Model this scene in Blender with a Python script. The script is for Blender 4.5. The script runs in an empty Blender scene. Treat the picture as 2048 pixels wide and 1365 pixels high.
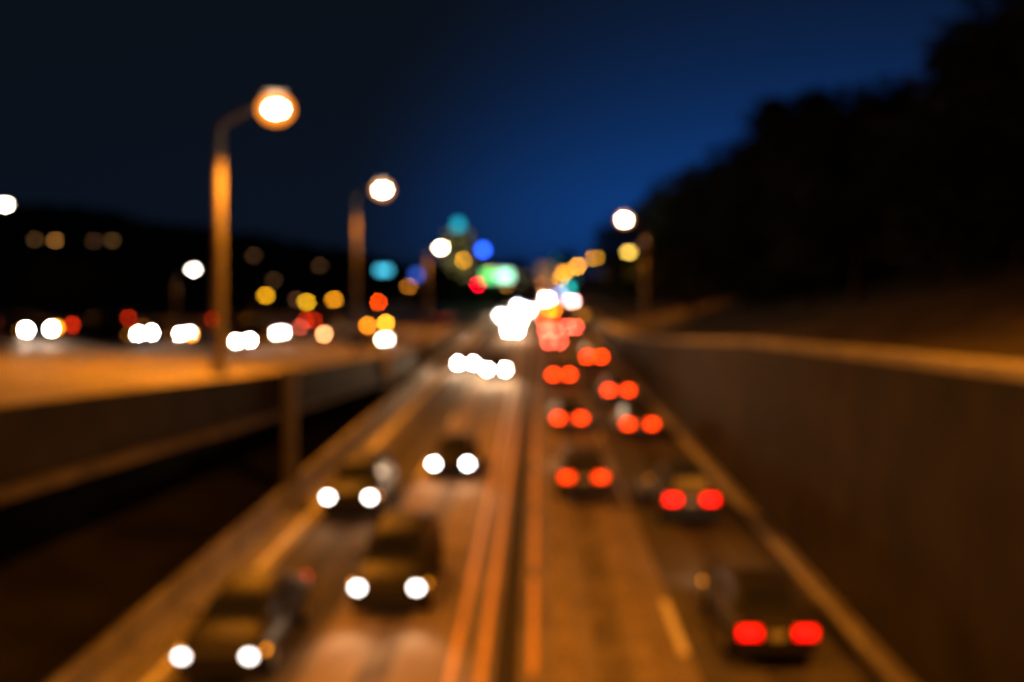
import bpy, bmesh, math, random
import numpy as np
from mathutils import Vector, Matrix

random.seed(7)
R = math.radians
scene = bpy.context.scene
C = scene.collection

# ------------------------------------------------------------------ camera
# A footbridge eight metres above the carriageway; the lens is racked to its near limit, so the whole road is out of focus.
CAM_H = 8.2
cam_d = bpy.data.cameras.new('camera')
cam = bpy.data.objects.new('camera', cam_d)
C.objects.link(cam)
cam.location = (0, 0, CAM_H)
cam.rotation_euler = (R(90), 0, 0)
cam_d.sensor_width = 36.0
cam_d.lens = 34.98
cam_d.shift_x = -51 / 2048
cam_d.shift_y = -134.5 / 2048
cam_d.clip_start = 0.05
cam_d.clip_end = 8000
cam_d.dof.use_dof = True
cam_d.dof.focus_distance = 1.28
cam_d.dof.aperture_fstop = 1.4
cam_d.dof.aperture_blades = 9
cam_d.dof.aperture_rotation = R(12)
scene.camera = cam

# ------------------------------------------------------------------ sky: the last blue of dusk, sun 7 degrees under the horizon
world = bpy.data.worlds.new('World')
scene.world = world
world.use_nodes = True
wn, wl = world.node_tree.nodes, world.node_tree.links
bg = wn['Background']
sky = wn.new('ShaderNodeTexSky')
sky.sky_type = 'NISHITA'
sky.sun_disc = False
sky.sun_elevation = R(-6.5)
sky.sun_rotation = R(17)
sky.ozone_density = 3.0
sky.dust_density = 0.3
bw = wn.new('ShaderNodeRGBToBW')
wl.new(sky.outputs[0], bw.inputs[0])
pw = wn.new('ShaderNodeMath'); pw.operation = 'POWER'; pw.inputs[1].default_value = 1.0
wl.new(bw.outputs[0], pw.inputs[0])
# the glow sits round the sunset azimuth and fades to night on the far side
tc = wn.new('ShaderNodeTexCoord')
dp = wn.new('ShaderNodeVectorMath'); dp.operation = 'DOT_PRODUCT'
az = R(17)
dp.inputs[1].default_value = (math.sin(az), math.cos(az), 0.0)
wl.new(tc.outputs['Generated'], dp.inputs[0])
mr = wn.new('ShaderNodeMapRange')
mr.interpolation_type = 'SMOOTHSTEP'
mr.inputs[1].default_value = 0.875; mr.inputs[2].default_value = 0.99
mr.inputs[3].default_value = 0.05; mr.inputs[4].default_value = 1.0
wl.new(dp.outputs['Value'], mr.inputs[0])
mu = wn.new('ShaderNodeMath'); mu.operation = 'MULTIPLY'
wl.new(pw.outputs[0], mu.inputs[0]); wl.new(mr.outputs[0], mu.inputs[1])
cr = wn.new('ShaderNodeVectorMath'); cr.operation = 'SCALE'
cr.inputs[0].default_value = (0.006, 0.19, 0.95)
wl.new(mu.outputs[0], cr.inputs['Scale'])
ad = wn.new('ShaderNodeVectorMath'); ad.operation = 'ADD'
ad.inputs[1].default_value = (0.0032, 0.0052, 0.0085)
wl.new(cr.outputs[0], ad.inputs[0])
wl.new(ad.outputs[0], bg.inputs[0])
bg.inputs[1].default_value = 1.0
SKY_K = 12.0
pw2 = wn.new('ShaderNodeMath'); pw2.operation = 'MULTIPLY'; pw2.inputs[1].default_value = SKY_K
wl.new(mu.outputs[0], pw2.inputs[0]); wl.new(pw2.outputs[0], cr.inputs['Scale'])

scene.view_settings.view_transform = 'Standard'
scene.view_settings.look = 'None'
scene.view_settings.exposure = 0.0
scene.view_settings.gamma = 1.0
scene.view_settings.use_curve_mapping = False
scene.render.engine = 'CYCLES'
scene.cycles.use_adaptive_sampling = False
scene.cycles.use_denoising = True
scene.cycles.denoiser = 'OPENIMAGEDENOISE'
scene.cycles.denoising_prefilter = 'ACCURATE'
scene.cycles.use_light_tree = True
scene.cycles.max_bounces = 5
scene.cycles.sample_clamp_indirect = 3.0
scene.cycles.caustics_reflective = False
scene.cycles.caustics_refractive = False

SODIUM = (1.0, 0.285, 0.012)

# ------------------------------------------------------------------ helpers
F = 1990.0
def wx(px, d): return (px - 1075.0) / F * d          # metres right of the camera for a thing d metres up the road
def wz(py, d): return CAM_H + (548.0 - py) / F * d

def lerp_table(t, x):
    if x <= t[0][0]: return t[0][1]
    for (a, b), (c, d) in zip(t, t[1:]):
        if x <= c: return b + (d - b) * (x - a) / (c - a)
    return t[-1][1]

def bend(d):                                          # the highway swings gently right far ahead
    return 0.00030 * max(0.0, d - 150.0) ** 2

def mat(name, col, rough=0.8, spec=0.3, noise=0.0, nscale=1.0, metal=0.0, bump=0.0, bscale=40.0, coat=0.0, col2=None):
    m = bpy.data.materials.new(name); m.use_nodes = True
    n, l = m.node_tree.nodes, m.node_tree.links
    b = n['Principled BSDF']
    b.inputs['Roughness'].default_value = rough
    b.inputs['Specular IOR Level'].default_value = spec
    b.inputs['Metallic'].default_value = metal
    b.inputs['Coat Weight'].default_value = coat
    b.inputs['Base Color'].default_value = (*col, 1)
    if noise or bump:
        t = n.new('ShaderNodeTexCoord')
    if noise:
        x = n.new('ShaderNodeTexNoise'); x.inputs['Scale'].default_value = nscale; x.inputs['Detail'].default_value = 6
        l.new(t.outputs['Object'], x.inputs['Vector'])
        r = n.new('ShaderNodeValToRGB')
        lo = [c * (1 - noise) for c in col]; hi = list(col2) if col2 else [min(1, c * (1 + noise)) for c in col]
        r.color_ramp.elements[0].position = 0.3; r.color_ramp.elements[0].color = (*lo, 1)
        r.color_ramp.elements[1].position = 0.7; r.color_ramp.elements[1].color = (*hi, 1)
        l.new(x.outputs['Fac'], r.inputs['Fac']); l.new(r.outputs[0], b.inputs['Base Color'])
    if bump:
        x2 = n.new('ShaderNodeTexNoise'); x2.inputs['Scale'].default_value = bscale
        l.new(t.outputs['Object'], x2.inputs['Vector'])
        bp = n.new('ShaderNodeBump'); bp.inputs['Strength'].default_value = bump; bp.inputs['Distance'].default_value = 0.02
        l.new(x2.outputs['Fac'], bp.inputs['Height']); l.new(bp.outputs[0], b.inputs['Normal'])
    return m

def glow(name, col, strength, base=(0.6, 0.6, 0.6), sampled=False):
    m = bpy.data.materials.new(name); m.use_nodes = True
    b = m.node_tree.nodes['Principled BSDF']
    b.inputs['Base Color'].default_value = (*base, 1)
    b.inputs['Roughness'].default_value = 0.3
    b.inputs['Emission Color'].default_value = (*col, 1)
    b.inputs['Emission Strength'].default_value = strength
    m.cycles.emission_sampling = 'FRONT' if sampled else 'NONE'
    return m

class MB:
    """collects vertices and faces of one mesh"""
    def __init__(s): s.v = []; s.f = []
    def add(s, vs, fs):
        k = len(s.v); s.v += [tuple(x) for x in vs]; s.f += [tuple(i + k for i in f) for f in fs]; return s
    def box(s, c, d, rz=0.0, taper=1.0):
        x, y, z = d[0] / 2, d[1] / 2, d[2] / 2
        p = [(-x, -y, -z), (x, -y, -z), (x, y, -z), (-x, y, -z), (-x * taper, -y * taper, z), (x * taper, -y * taper, z), (x * taper, y * taper, z), (-x * taper, y * taper, z)]
        ca, sa = math.cos(rz), math.sin(rz)
        p = [(c[0] + a * ca - b * sa, c[1] + a * sa + b * ca, c[2] + e) for a, b, e in p]
        return s.add(p, [(0, 3, 2, 1), (4, 5, 6, 7), (0, 1, 5, 4), (1, 2, 6, 5), (2, 3, 7, 6), (3, 0, 4, 7)])
    def tube(s, pts, rads, n=10, caps=True):
        pts = [Vector(p) for p in pts]; rings = []
        for i, p in enumerate(pts):
            t = (pts[min(i + 1, len(pts) - 1)] - pts[max(i - 1, 0)]).normalized()
            a = Vector((1, 0, 0)) if abs(t.x) < 0.8 else Vector((0, 1, 0))
            u = t.cross(a).normalized(); w = t.cross(u)
            rings.append([p + (u * math.cos(q) + w * math.sin(q)) * rads[i] for q in [2 * math.pi * j / n for j in range(n)]])
        vs = [x for r in rings for x in r]; fs = []
        for i in range(len(pts) - 1):
            for j in range(n):
                fs.append((i * n + j, i * n + (j + 1) % n, (i + 1) * n + (j + 1) % n, (i + 1) * n + j))
        if caps:
            fs.append(tuple(range(n - 1, -1, -1))); fs.append(tuple((len(pts) - 1) * n + j for j in range(n)))
        return s.add(vs, fs)
    def loft(s, rings, closed=True, caps=True):
        n = len(rings[0]); vs = [x for r in rings for x in r]; fs = []
        for i in range(len(rings) - 1):
            for j in range(n if closed else n - 1):
                fs.append((i * n + j, i * n + (j + 1) % n, (i + 1) * n + (j + 1) % n, (i + 1) * n + j))
        if caps and closed:
            fs.append(tuple(range(n - 1, -1, -1))); fs.append(tuple((len(rings) - 1) * n + j for j in range(n)))
        return s.add(vs, fs)
    def ellipsoid(s, c, r, nu=12, nv=8, half=None):
        rings = []
        for i in range(nv + 1):
            a = -math.pi / 2 + math.pi * i / nv
            if half == 'down': a = -math.pi / 2 + (math.pi / 2) * i / nv
            rings.append([(c[0] + r[0] * math.cos(a) * math.cos(q), c[1] + r[1] * math.cos(a) * math.sin(q), c[2] + r[2] * math.sin(a)) for q in [2 * math.pi * j / nu for j in range(nu)]])
        return s.loft(rings)
    def mesh(s, name, material, smooth=False):
        me = bpy.data.meshes.new(name); me.from_pydata(s.v, [], s.f); me.materials.append(material)
        bm = bmesh.new(); bm.from_mesh(me); bmesh.ops.recalc_face_normals(bm, faces=bm.faces); bm.to_mesh(me); bm.free()
        if smooth: me.polygons.foreach_set('use_smooth', [True] * len(me.polygons))
        me.update(); return me
    def build(s, name, material, parent=None, smooth=False):
        return link(name, s.mesh(name, material, smooth), parent)

def link(name, data, parent=None, loc=None, rz=None):
    o = bpy.data.objects.new(name, data); C.objects.link(o)
    if parent is not None: o.parent = parent
    if loc is not None: o.location = loc
    if rz is not None: o.rotation_euler = (0, 0, rz)
    return o

def tag(o, label=None, cat=None, group=None, kind=None):
    for k, v in (('label', label), ('category', cat), ('group', group), ('kind', kind)):
        if v: o[k] = v
    return o

def thing(name, label, cat, loc=(0, 0, 0), rz=0.0, group=None):
    o = bpy.data.objects.new(name, None); C.objects.link(o)
    o.empty_display_size = 0.3; o.location = loc; o.rotation_euler = (0, 0, rz)
    return tag(o, label, cat, group)

def copy_tree(o, parent=None):
    c = o.copy(); C.objects.link(c); c.parent = parent
    for ch in list(o.children): copy_tree(ch, c)
    return c

# ------------------------------------------------------------------ materials
M = {}
M['ground'] = mat('dark_earth', (0.035, 0.032, 0.022), 0.95, 0.1, 0.5, 0.3, bump=0.5, bscale=2)
M['asphalt'] = mat('worn_road_surface', (0.17, 0.145, 0.12), 0.75, 0.12, 0.22, 0.35, bump=0.25, bscale=60)
M['shoulder'] = mat('shoulder_surface', (0.12, 0.11, 0.10), 0.75, 0.3, 0.35, 0.6, bump=0.3, bscale=50)
M['white_line'] = mat('worn_white_paint', (0.62, 0.60, 0.56), 0.55, 0.4, 0.3, 3.0)
M['yellow_line'] = mat('worn_yellow_paint', (0.62, 0.36, 0.05), 0.55, 0.4, 0.3, 3.0)
M['seam'] = mat('tar_seam', (0.035, 0.033, 0.03), 0.9, 0.05)
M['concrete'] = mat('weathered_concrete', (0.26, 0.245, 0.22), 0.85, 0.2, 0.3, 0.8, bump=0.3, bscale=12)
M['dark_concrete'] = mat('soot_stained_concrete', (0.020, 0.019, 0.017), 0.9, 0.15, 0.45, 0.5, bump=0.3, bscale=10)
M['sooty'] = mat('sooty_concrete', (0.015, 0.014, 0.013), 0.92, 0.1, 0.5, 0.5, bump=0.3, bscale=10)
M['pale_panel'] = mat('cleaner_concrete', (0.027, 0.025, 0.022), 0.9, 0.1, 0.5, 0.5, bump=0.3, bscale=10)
M['ledge'] = mat('grimy_concrete', (0.11, 0.10, 0.088), 0.9, 0.1, 0.4, 0.8)
M['deck'] = mat('viaduct_deck', (0.30, 0.27, 0.23), 0.7, 0.3, 0.25, 0.4, bump=0.2, bscale=40)
M['grass'] = mat('night_grass', (0.050, 0.042, 0.024), 0.95, 0.05, 0.5, 0.6, bump=0.6, bscale=5)
M['leaf'] = mat('foliage', (0.035, 0.055, 0.018), 0.8, 0.15, 0.5, 0.5)
M['leaf2'] = mat('conifer_foliage', (0.022, 0.040, 0.018), 0.8, 0.15, 0.5, 0.5)
M['bark'] = mat('bark', (0.07, 0.05, 0.035), 0.95, 0.1, 0.4, 4.0)
M['steel'] = mat('galvanised_steel', (0.14, 0.13, 0.12), 0.65, 0.3, 0.15, 6.0)
M['housing'] = mat('lamp_housing', (0.25, 0.25, 0.25), 0.5, 0.4)
M['rubber'] = mat('tyre_rubber', (0.02, 0.02, 0.02), 0.85, 0.2)
M['rim'] = mat('alloy_rim', (0.45, 0.45, 0.46), 0.3, 0.5, metal=0.9)
M['glass'] = mat('car_glass', (0.010, 0.012, 0.014), 0.30, 0.2)
M['trim'] = mat('black_trim', (0.02, 0.02, 0.02), 0.5, 0.4)
M['plate'] = mat('licence_plate', (0.55, 0.55, 0.52), 0.5, 0.4)
M['clear_lens'] = mat('unlit_clear_lens', (0.5, 0.5, 0.5), 0.15, 0.5)
p = mat('car_paint', (0.1, 0.1, 0.1), 0.55, 0.2, coat=0.0)
oi = p.node_tree.nodes.new('ShaderNodeObjectInfo')
p.node_tree.links.new(oi.outputs['Color'], p.node_tree.nodes['Principled BSDF'].inputs['Base Color'])
M['paint'] = p

# ------------------------------------------------------------------ setting: ground and carriageway
g = MB(); N = 24
g.add([(-4000, -60, -0.10), (4000, -60, -0.10), (4000, 6000, -0.10), (-4000, 6000, -0.10)], [(0, 1, 2, 3)])
tag(g.build('ground', M['ground']), kind='structure')

ROAD_L, ROAD_R = -8.45, 7.62
DS = [-12, 0, 15, 30, 50, 75, 100, 130, 150] + list(range(165, 520, 15))
def strip(x0, x1, z, d0=-12, d1=510, step=12.0):
    """a sheet along the highway between two offsets from its axis"""
    n = max(1, int((d1 - d0) / step)); v = []; f = []
    for i in range(n + 1):
        d = d0 + (d1 - d0) * i / n; b = bend(d)
        v += [(x0 + b, d, z), (x1 + b, d, z)]
        if i: f.append((2 * i - 2, 2 * i - 1, 2 * i + 1, 2 * i))
    return MB().add(v, f)
road = tag(strip(ROAD_L, ROAD_R, 0.0).build('road', M['asphalt']), kind='structure')
strip(ROAD_L + 0.02, -7.93, 0.004).build('shoulder', M['shoulder'], road)
strip(-7.86, -7.70, 0.008).build('edge_line', M['white_line'], road)
strip(7.10, 7.26, 0.008).build('edge_line', M['white_line'], road)
M['lane_dark'] = mat('dark_lane_asphalt', (0.075, 0.070, 0.063), 0.85, 0.06, 0.25, 0.5, bump=0.25, bscale=60)  # darker asphalt tone for the two outer lanes
M['lane_glow'] = mat('glow_toned_concrete', (0.24, 0.205, 0.165), 0.85, 0.03, 0.18, 0.4, bump=0.2, bscale=60)  # concrete made paler: headlight glow on the inner lane put into its colour
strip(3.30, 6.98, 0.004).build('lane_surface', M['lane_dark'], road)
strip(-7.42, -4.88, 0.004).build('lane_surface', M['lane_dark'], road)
strip(-4.68, -1.98, 0.004).build('lane_surface', M['lane_glow'], road)
M['oil_light'] = mat('oil_darkened_concrete', (0.135, 0.118, 0.098), 0.8, 0.05, 0.45, 0.9)
M['oil_dark'] = mat('oil_darkened_asphalt', (0.048, 0.045, 0.041), 0.8, 0.05, 0.45, 0.9)
M['tread'] = mat('tyre_polished_asphalt', (0.20, 0.168, 0.135), 0.75, 0.05, 0.3, 0.9)
strip(-3.70, -3.05, 0.006).build('oil_band', M['oil_light'], road)
strip(-6.45, -5.85, 0.006).build('oil_band', M['oil_dark'], road)
strip(4.70, 5.40, 0.006).build('oil_band', M['oil_dark'], road)
strip(1.25, 1.90, 0.006).build('oil_band', M['oil_light'], road)
for tx in (0.62, 2.25): strip(tx - 0.22, tx + 0.22, 0.006).build('wheel_track', M['tread'], road)
strip(6.99, 7.60, 0.004).build('gutter', M['concrete'], road)
strip(-7.92, -7.43, 0.004).build('gutter', M['concrete'], road)
strip(-1.86, -1.70, 0.008).build('centre_line', M['yellow_line'], road)
strip(-1.24, -1.08, 0.008).build('centre_line', M['yellow_line'], road)
strip(-0.90, -0.40, 0.004).build('tar_strip', M['seam'], road)
dash = None
for x, d0, ln, gap, cnt, w in ((-0.10, 13.0, 6.4, 1.0, 16, 0.16), (3.17, 7.4, 3.6, 10.4, 12, 0.20), (-4.78, 12.0, 3.6, 10.4, 12, 0.18)):
    me = MB().add([(-w / 2, 0, 0), (w / 2, 0, 0), (w / 2, ln, 0), (-w / 2, ln, 0)], [(0, 1, 2, 3)]).mesh('lane_dash', M['white_line'] if x != -0.10 else M['yellow_line'])
    for i in range(cnt):
        d = d0 + i * (ln + gap)
        link('lane_dash', me, road, (x + bend(d), d, 0.008))

# ------------------------------------------------------------------ right-hand retaining wall, walkway and hillside
WALL_TOP = [(-12, 7.5), (0, 7.2), (15.5, 6.5), (35.6, 5.66), (60, 4.1), (97, 2.1), (140, 1.2), (250, 0.8), (420, 0.7)]
def wall_z(d): return lerp_table(WALL_TOP, d)
WX = 7.66
wall = thing('retaining_wall', 'long dark stained concrete retaining wall along the right edge of the road', 'wall', (WX, 0, 0))
d = -6.0; L = 6.0
while d < 300:
    z0, z1 = wall_z(d), wall_z(d + L - 0.05); b0, b1 = bend(d), bend(d + L)
    a, e = d, d + L - 0.05; t = 0.45; q = 0.10 + 0.010 * random.random()
    v = [(b0 + q * 0, a, -0.1), (b1 + q * 0, e, -0.1), (b1 + t, e, -0.1), (b0 + t, a, -0.1),
         (b0 + q, a, z0), (b1 + q, e, z1), (b1 + t, e, z1), (b0 + t, a, z0)]
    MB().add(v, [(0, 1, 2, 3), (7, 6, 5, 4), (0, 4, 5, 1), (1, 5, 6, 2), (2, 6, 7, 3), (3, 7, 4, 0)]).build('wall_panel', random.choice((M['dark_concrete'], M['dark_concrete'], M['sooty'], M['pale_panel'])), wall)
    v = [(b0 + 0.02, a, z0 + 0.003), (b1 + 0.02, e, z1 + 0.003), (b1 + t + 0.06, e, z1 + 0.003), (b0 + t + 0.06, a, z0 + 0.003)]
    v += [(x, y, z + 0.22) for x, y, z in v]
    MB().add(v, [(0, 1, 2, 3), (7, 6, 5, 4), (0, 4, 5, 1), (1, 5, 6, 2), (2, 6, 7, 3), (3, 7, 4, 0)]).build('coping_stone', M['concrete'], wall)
    d += L

# the terrain behind the wall: a flat lit walkway, then a bank that steepens into the wooded hill
def hill_z(x, d):
    o = x - bend(d)
    z = wall_z(d) + 0.05
    f = 10.4
    if o > f: z += (min(o, 22) - f) * 0.26
    if o > 22: z += (min(o, 70) - 22) * 0.42
    if o > 70: z += (min(o, 160) - 70) * 0.25
    return z
xs = [8.13, 10.4, 11.2, 13, 15, 18, 22, 27, 33, 40, 50, 70, 100, 160, 260]
ds = [-20, -6, 0, 8, 15, 22, 30, 38, 48, 60, 75, 95, 120, 150, 190, 240, 300, 380, 480]
v = []; f = []
rnd = random.Random(3)
for i, dd in enumerate(ds):
    for j, xx in enumerate(xs):
        xo = xx + bend(dd)
        v.append((xo, dd, hill_z(xo, dd) + (0 if j < 2 else rnd.uniform(-0.25, 0.25) * min(1, j / 5))))
for i in range(len(ds) - 1):
    for j in range(1, len(xs) - 1):
        a = i * len(xs) + j; f.append((a, a + 1, a + 1 + len(xs), a + len(xs)))
tag(MB().add(v, f).build('hillside', M['grass'], smooth=True), kind='structure')
v = []; f = []
for i, dd in enumerate(ds):
    z = wall_z(dd) + 0.05; b = bend(dd)
    v += [(8.12 + b, dd, z), (10.42 + b, dd, z + 0.004)]
    if i: f.append((2 * i - 2, 2 * i - 1, 2 * i + 1, 2 * i))
tag(MB().add(v, f).build('walkway', M['concrete']), kind='structure')

# ------------------------------------------------------------------ left: barrier, viaduct ramp that comes down to the road
bar = thing('concrete_barrier', 'low concrete safety barrier along the left shoulder', 'barrier', (-8.75, 0, 0))
d = -4.0; L = 5.0
prof = [(-0.30, 0), (0.30, 0), (0.27, 0.10), (0.13, 0.30), (0.09, 0.82), (-0.09, 0.82), (-0.13, 0.30), (-0.27, 0.10)]
seg = MB().loft([[(x, y, z) for x, z in prof] for y in (0, L - 0.04)]).mesh('barrier_segment', M['concrete'])
while d < 230:
    o = link('barrier_segment', seg, bar, (bend(d + L / 2), d, 0.002)); o.rotation_euler = (0, 0, -math.atan2(bend(d + L) - bend(d), L)); d += L

PAR_TOP = [(-12, 7.2), (5, 6.6), (18, 5.8), (38, 4.45), (76, 2.3), (120, 1.35), (205, 0.95), (330, 0.95)]
def deck_z(x, d):
    return lerp_table(PAR_TOP, d) - 0.85 + 0.10 * min(1.0, max(0.0, (-9.9 - (x - bend(d))) / 24.0)) * 24.0 * max(0.25, min(1.0, 1 - (d - 60) / 180.0))
DX0, DX1 = -9.85, -34.0
via = thing('viaduct', 'elevated concrete road ramp on columns left of the highway', 'viaduct', (0, 0, 0))
xs2 = [DX0, -14, -20, -27, DX1]
ds2 = [-12, 0, 10, 18, 28, 38, 48, 60, 76, 95, 120, 150, 180, 205, 240, 280, 330]
v = []; f = []
for dd in ds2:
    for xx in xs2: v.append((xx + bend(dd), dd, deck_z(xx + bend(dd), dd)))
n = len(v)
v += [(x, y, z - 0.5) for x, y, z in v]
k = len(xs2)
for i in range(len(ds2) - 1):
    for j in range(k - 1):
        a = i * k + j
        f.append((a, a + 1, a + 1 + k, a + k)); f.append((n + a, n + a + k, n + a + 1 + k, n + a + 1))
MB().add(v, f).build('deck', M['deck'], via)
for off in (-17.2, -21.0, -24.8):
    v = []; f = []
    for i, dd in enumerate(ds2):
        for w in (-0.08, 0.08):
            xx = off + w + bend(dd); v.append((xx, dd, deck_z(xx, dd) + 0.012))
        if i: f.append((2 * i - 2, 2 * i - 1, 2 * i + 1, 2 * i))
    MB().add(v, f).build('deck_line', M['white_line'], via)
def parapet(x, thick, zdown, zup, name, m, d0=-8, d1=300, L=6.0, lip=False):
    d = d0
    while d < d1:
        a, e = d, d + L - 0.04; v = []
        for dd in (a, e):
            xo = x + bend(dd); z = deck_z(xo, dd)
            for (sx, zz) in ((0, -zdown), (thick, -zdown), (thick, zup), (0, zup)): v.append((xo + sx, dd, z + zz))
        MB().add(v, [(0, 1, 2, 3), (7, 6, 5, 4), (0, 4, 5, 1), (1, 5, 6, 2), (2, 6, 7, 3), (3, 7, 4, 0)]).build(name, m, via)
        if lip:
            v = []
            for dd in (a, e):
                xo = x + bend(dd); z = deck_z(xo, dd)
                for (sx, zz) in ((thick - 0.02, -zdown - 0.22), (thick + 0.26, -zdown - 0.22), (thick + 0.26, -zdown - 0.003), (thick - 0.02, -zdown - 0.003)): v.append((xo + sx, dd, z + zz))
            MB().add(v, [(0, 1, 2, 3), (7, 6, 5, 4), (0, 4, 5, 1), (1, 5, 6, 2), (2, 6, 7, 3), (3, 7, 4, 0)]).build('girder_ledge', M['ledge'], via)
        d += L
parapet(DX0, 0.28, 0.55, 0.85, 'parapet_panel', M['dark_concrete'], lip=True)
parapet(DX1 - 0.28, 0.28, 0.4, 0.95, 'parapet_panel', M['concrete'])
for dd in (13.5, 37.6, 62.0, 86.0):
    zt = deck_z(-9.9, dd) + 0.80
    link('column', MB().box((0, 0, zt / 2 - 0.05), (0.40, 0.42, zt + 0.1)).mesh('column', M['concrete']), via, (-9.34 + bend(dd), dd, 0))
    link('column_cap', MB().box((0, 0, zt + 0.105), (0.54, 0.56, 0.20)).mesh('column_cap', M['concrete']), via, (-9.34 + bend(dd), dd, 0))
# earth bank under the ramp
v = []; f = []
for i, dd in enumerate(ds2[:-2]):
    b = bend(dd)
    zz = max(0.0, deck_z(-15 + b, dd) - 0.65)
    v += [(-10.6 + b, dd, -0.05), (-12.5 + b, dd, min(zz, 0.35)), (-16.5 + b, dd, zz), (-60 + b, dd, deck_z(-34 + b, dd) - 0.7), (-62 + b, dd, -0.05)]
    if i:
        for j in range(4): a = (i - 1) * 5 + j; f.append((a, a + 1, a + 6, a + 5))
tag(MB().add(v, f).build('embankment', M['ground'], smooth=True), kind='structure')

# ------------------------------------------------------------------ street lamps
LENS = {}
def lens_mat(col, s):
    k = (col, s)
    if k not in LENS: LENS[k] = glow('lit_lamp_lens', col, s)
    return LENS[k]
def halo_mat(col, st):  # see-through glowing shell, added to imitate the orange glare halo round a lamp
    m = bpy.data.materials.new('lamp_halo'); m.use_nodes = True
    n, l = m.node_tree.nodes, m.node_tree.links
    n.remove(n['Principled BSDF'])
    e = n.new('ShaderNodeEmission'); e.inputs[0].default_value = (*col, 1); e.inputs[1].default_value = st
    t = n.new('ShaderNodeBsdfTransparent'); a = n.new('ShaderNodeAddShader')
    l.new(e.outputs[0], a.inputs[0]); l.new(t.outputs[0], a.inputs[1]); l.new(a.outputs[0], n['Material Output'].inputs['Surface'])
    m.cycles.emission_sampling = 'NONE'
    return m
def street_lamp(x, d, zb, ztop, arm, label, lens, power=0, r=0.13, col=SODIUM, size=1.0, group=None, lift=0.6, spot=150, halo=None, arm_tilt=True):
    """pole with a curved arm; arm > 0 reaches right, < 0 left"""
    t = thing('street_lamp', label, 'street lamp', (x, d, zb), 0, group)
    h = ztop - zb
    MB().tube([(0, 0, 0), (0, 0, 0.5), (0, 0, h * 0.5), (0, 0, h)], [r * 1.15, r * 1.1, r * 0.95, r * 0.75], 12).build('pole', M['steel'], t, True)
    MB().box((0, 0, 0.03), (r * 4, r * 4, 0.06)).box((0, 0, 0.28), (r * 2.9, r * 2.9, 0.44), taper=0.8).build('base', M['steel'], t)
    sg = 1 if arm > 0 else -1; al = abs(arm)
    pts = [(sg * al * q, 0, h - 0.1 + lift * math.sin(q * math.pi / 2)) for q in (0, 0.15, 0.35, 0.6, 0.85, 1.0)]
    MB().tube(pts, [r * 0.62, r * 0.58, r * 0.5, r * 0.42, r * 0.36, r * 0.34], 8).build('arm', M['steel'], t, True)
    hz = h - 0.1 + lift
    hx = sg * (al + 0.30 * size)
    hd = MB().ellipsoid((hx, 0, hz + (0.52 * size if halo else 0.03)), (0.50 * size, 0.24 * size, 0.13 * size), 14, 8).build('lamp_head', M['housing'], t, True)
    lz = hz - 0.03 - (0.10 * size if halo else 0)
    MB().ellipsoid((hx + sg * 0.06, 0, lz), (0.36 * size, 0.21 * size, 0.20 * size), 14, 8, half=None if halo else 'down').build('lens', lens, hd, True)
    if halo:
        MB().ellipsoid((hx + sg * 0.04, 0, lz), (0.66 * size, 0.62 * size, 0.56 * size), 22, 14).build('halo_shell', halo, hd, True)
    if power:
        ld = bpy.data.lights.new('lamp_light', 'SPOT'); ld.energy = power; ld.color = col; ld.spot_size = R(spot); ld.spot_blend = 0.5; ld.shadow_soft_size = 0.2
        lo = bpy.data.objects.new('lamp_light', ld); C.objects.link(lo); lo.parent = t; lo.location = (hx, 0, hz - (0.80 if halo else 0.32) * size); lo.rotation_euler = (R(-8), sg * R(-14) if arm_tilt else 0, 0)
    return t
big = lens_mat((1.0, 0.80, 0.52), 60.0)
halo1 = halo_mat((1.0, 0.26, 0.012), 1.3)
halo2 = halo_mat((1.0, 0.36, 0.08), 0.9)
g_main = 'sodium street lamps beside the highway'
street_lamp(-14.4, 45, deck_z(-14.4, 45), wz(250, 45), wx(552, 45) + 14.4 - 0.4, 'tall street lamp with orange-lit pole, nearest and brightest on the left', big, 20000, r=0.25, group=g_main, size=1.15, lift=wz(208, 45) - wz(250, 45), halo=halo1)
street_lamp(-14.6, 80, deck_z(-14.6, 80), wz(388, 80), 1.75, 'second street lamp on the left, right of the tallest one', lens_mat((1.0, 0.82, 0.55), 90.0), 7000, r=0.20, group=g_main, size=1.1, lift=0.55, halo=halo2)
street_lamp(wx(855, 131), 131, deck_z(wx(855, 131), 131), wz(500, 131), 1.3, 'third street lamp on the left, beside the far lit tower', lens_mat((1.0, 0.78, 0.50), 110.0), 4000, r=0.17, group=g_main, size=1.2, lift=0.5)
street_lamp(wx(1291, 121), 121, hill_z(wx(1291, 121), 121), wz(450, 121), -2.2, 'street lamp on the right bank in front of the dark trees', lens_mat((1.0, 0.84, 0.58), 110.0), 13000, r=0.22, group=g_main, size=1.15, lift=0.85, halo=halo2)
street_lamp(wx(-30, 92), 92, 0, wz(418, 92), 1.4, 'white street lamp cut by the left edge of the picture', lens_mat((1.0, 0.82, 0.58), 90.0), 4000, group=g_main, size=1.2)
street_lamp(12.2, 15.5, hill_z(12.2, 15.5), 17.6, -2.3, 'street lamp on the right bank just outside the picture, above the walkway', big, 15000, r=0.2, group=g_main, size=1.15, lift=0.7)
street_lamp(-14.2, 9.0, deck_z(-14.2, 9.0), 16.0, 2.6, 'street lamp on the ramp just outside the picture, before the tallest one', big, 19000, r=0.2, group=g_main, size=1.15, lift=0.7)
street_lamp(wx(352, 150), 150, 0, wz(545, 150), 2.2, 'small white lamp left of the tallest pole, low over the dark hill', lens_mat((1.0, 0.84, 0.66), 100.0), 2000, size=1.2)
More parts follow.
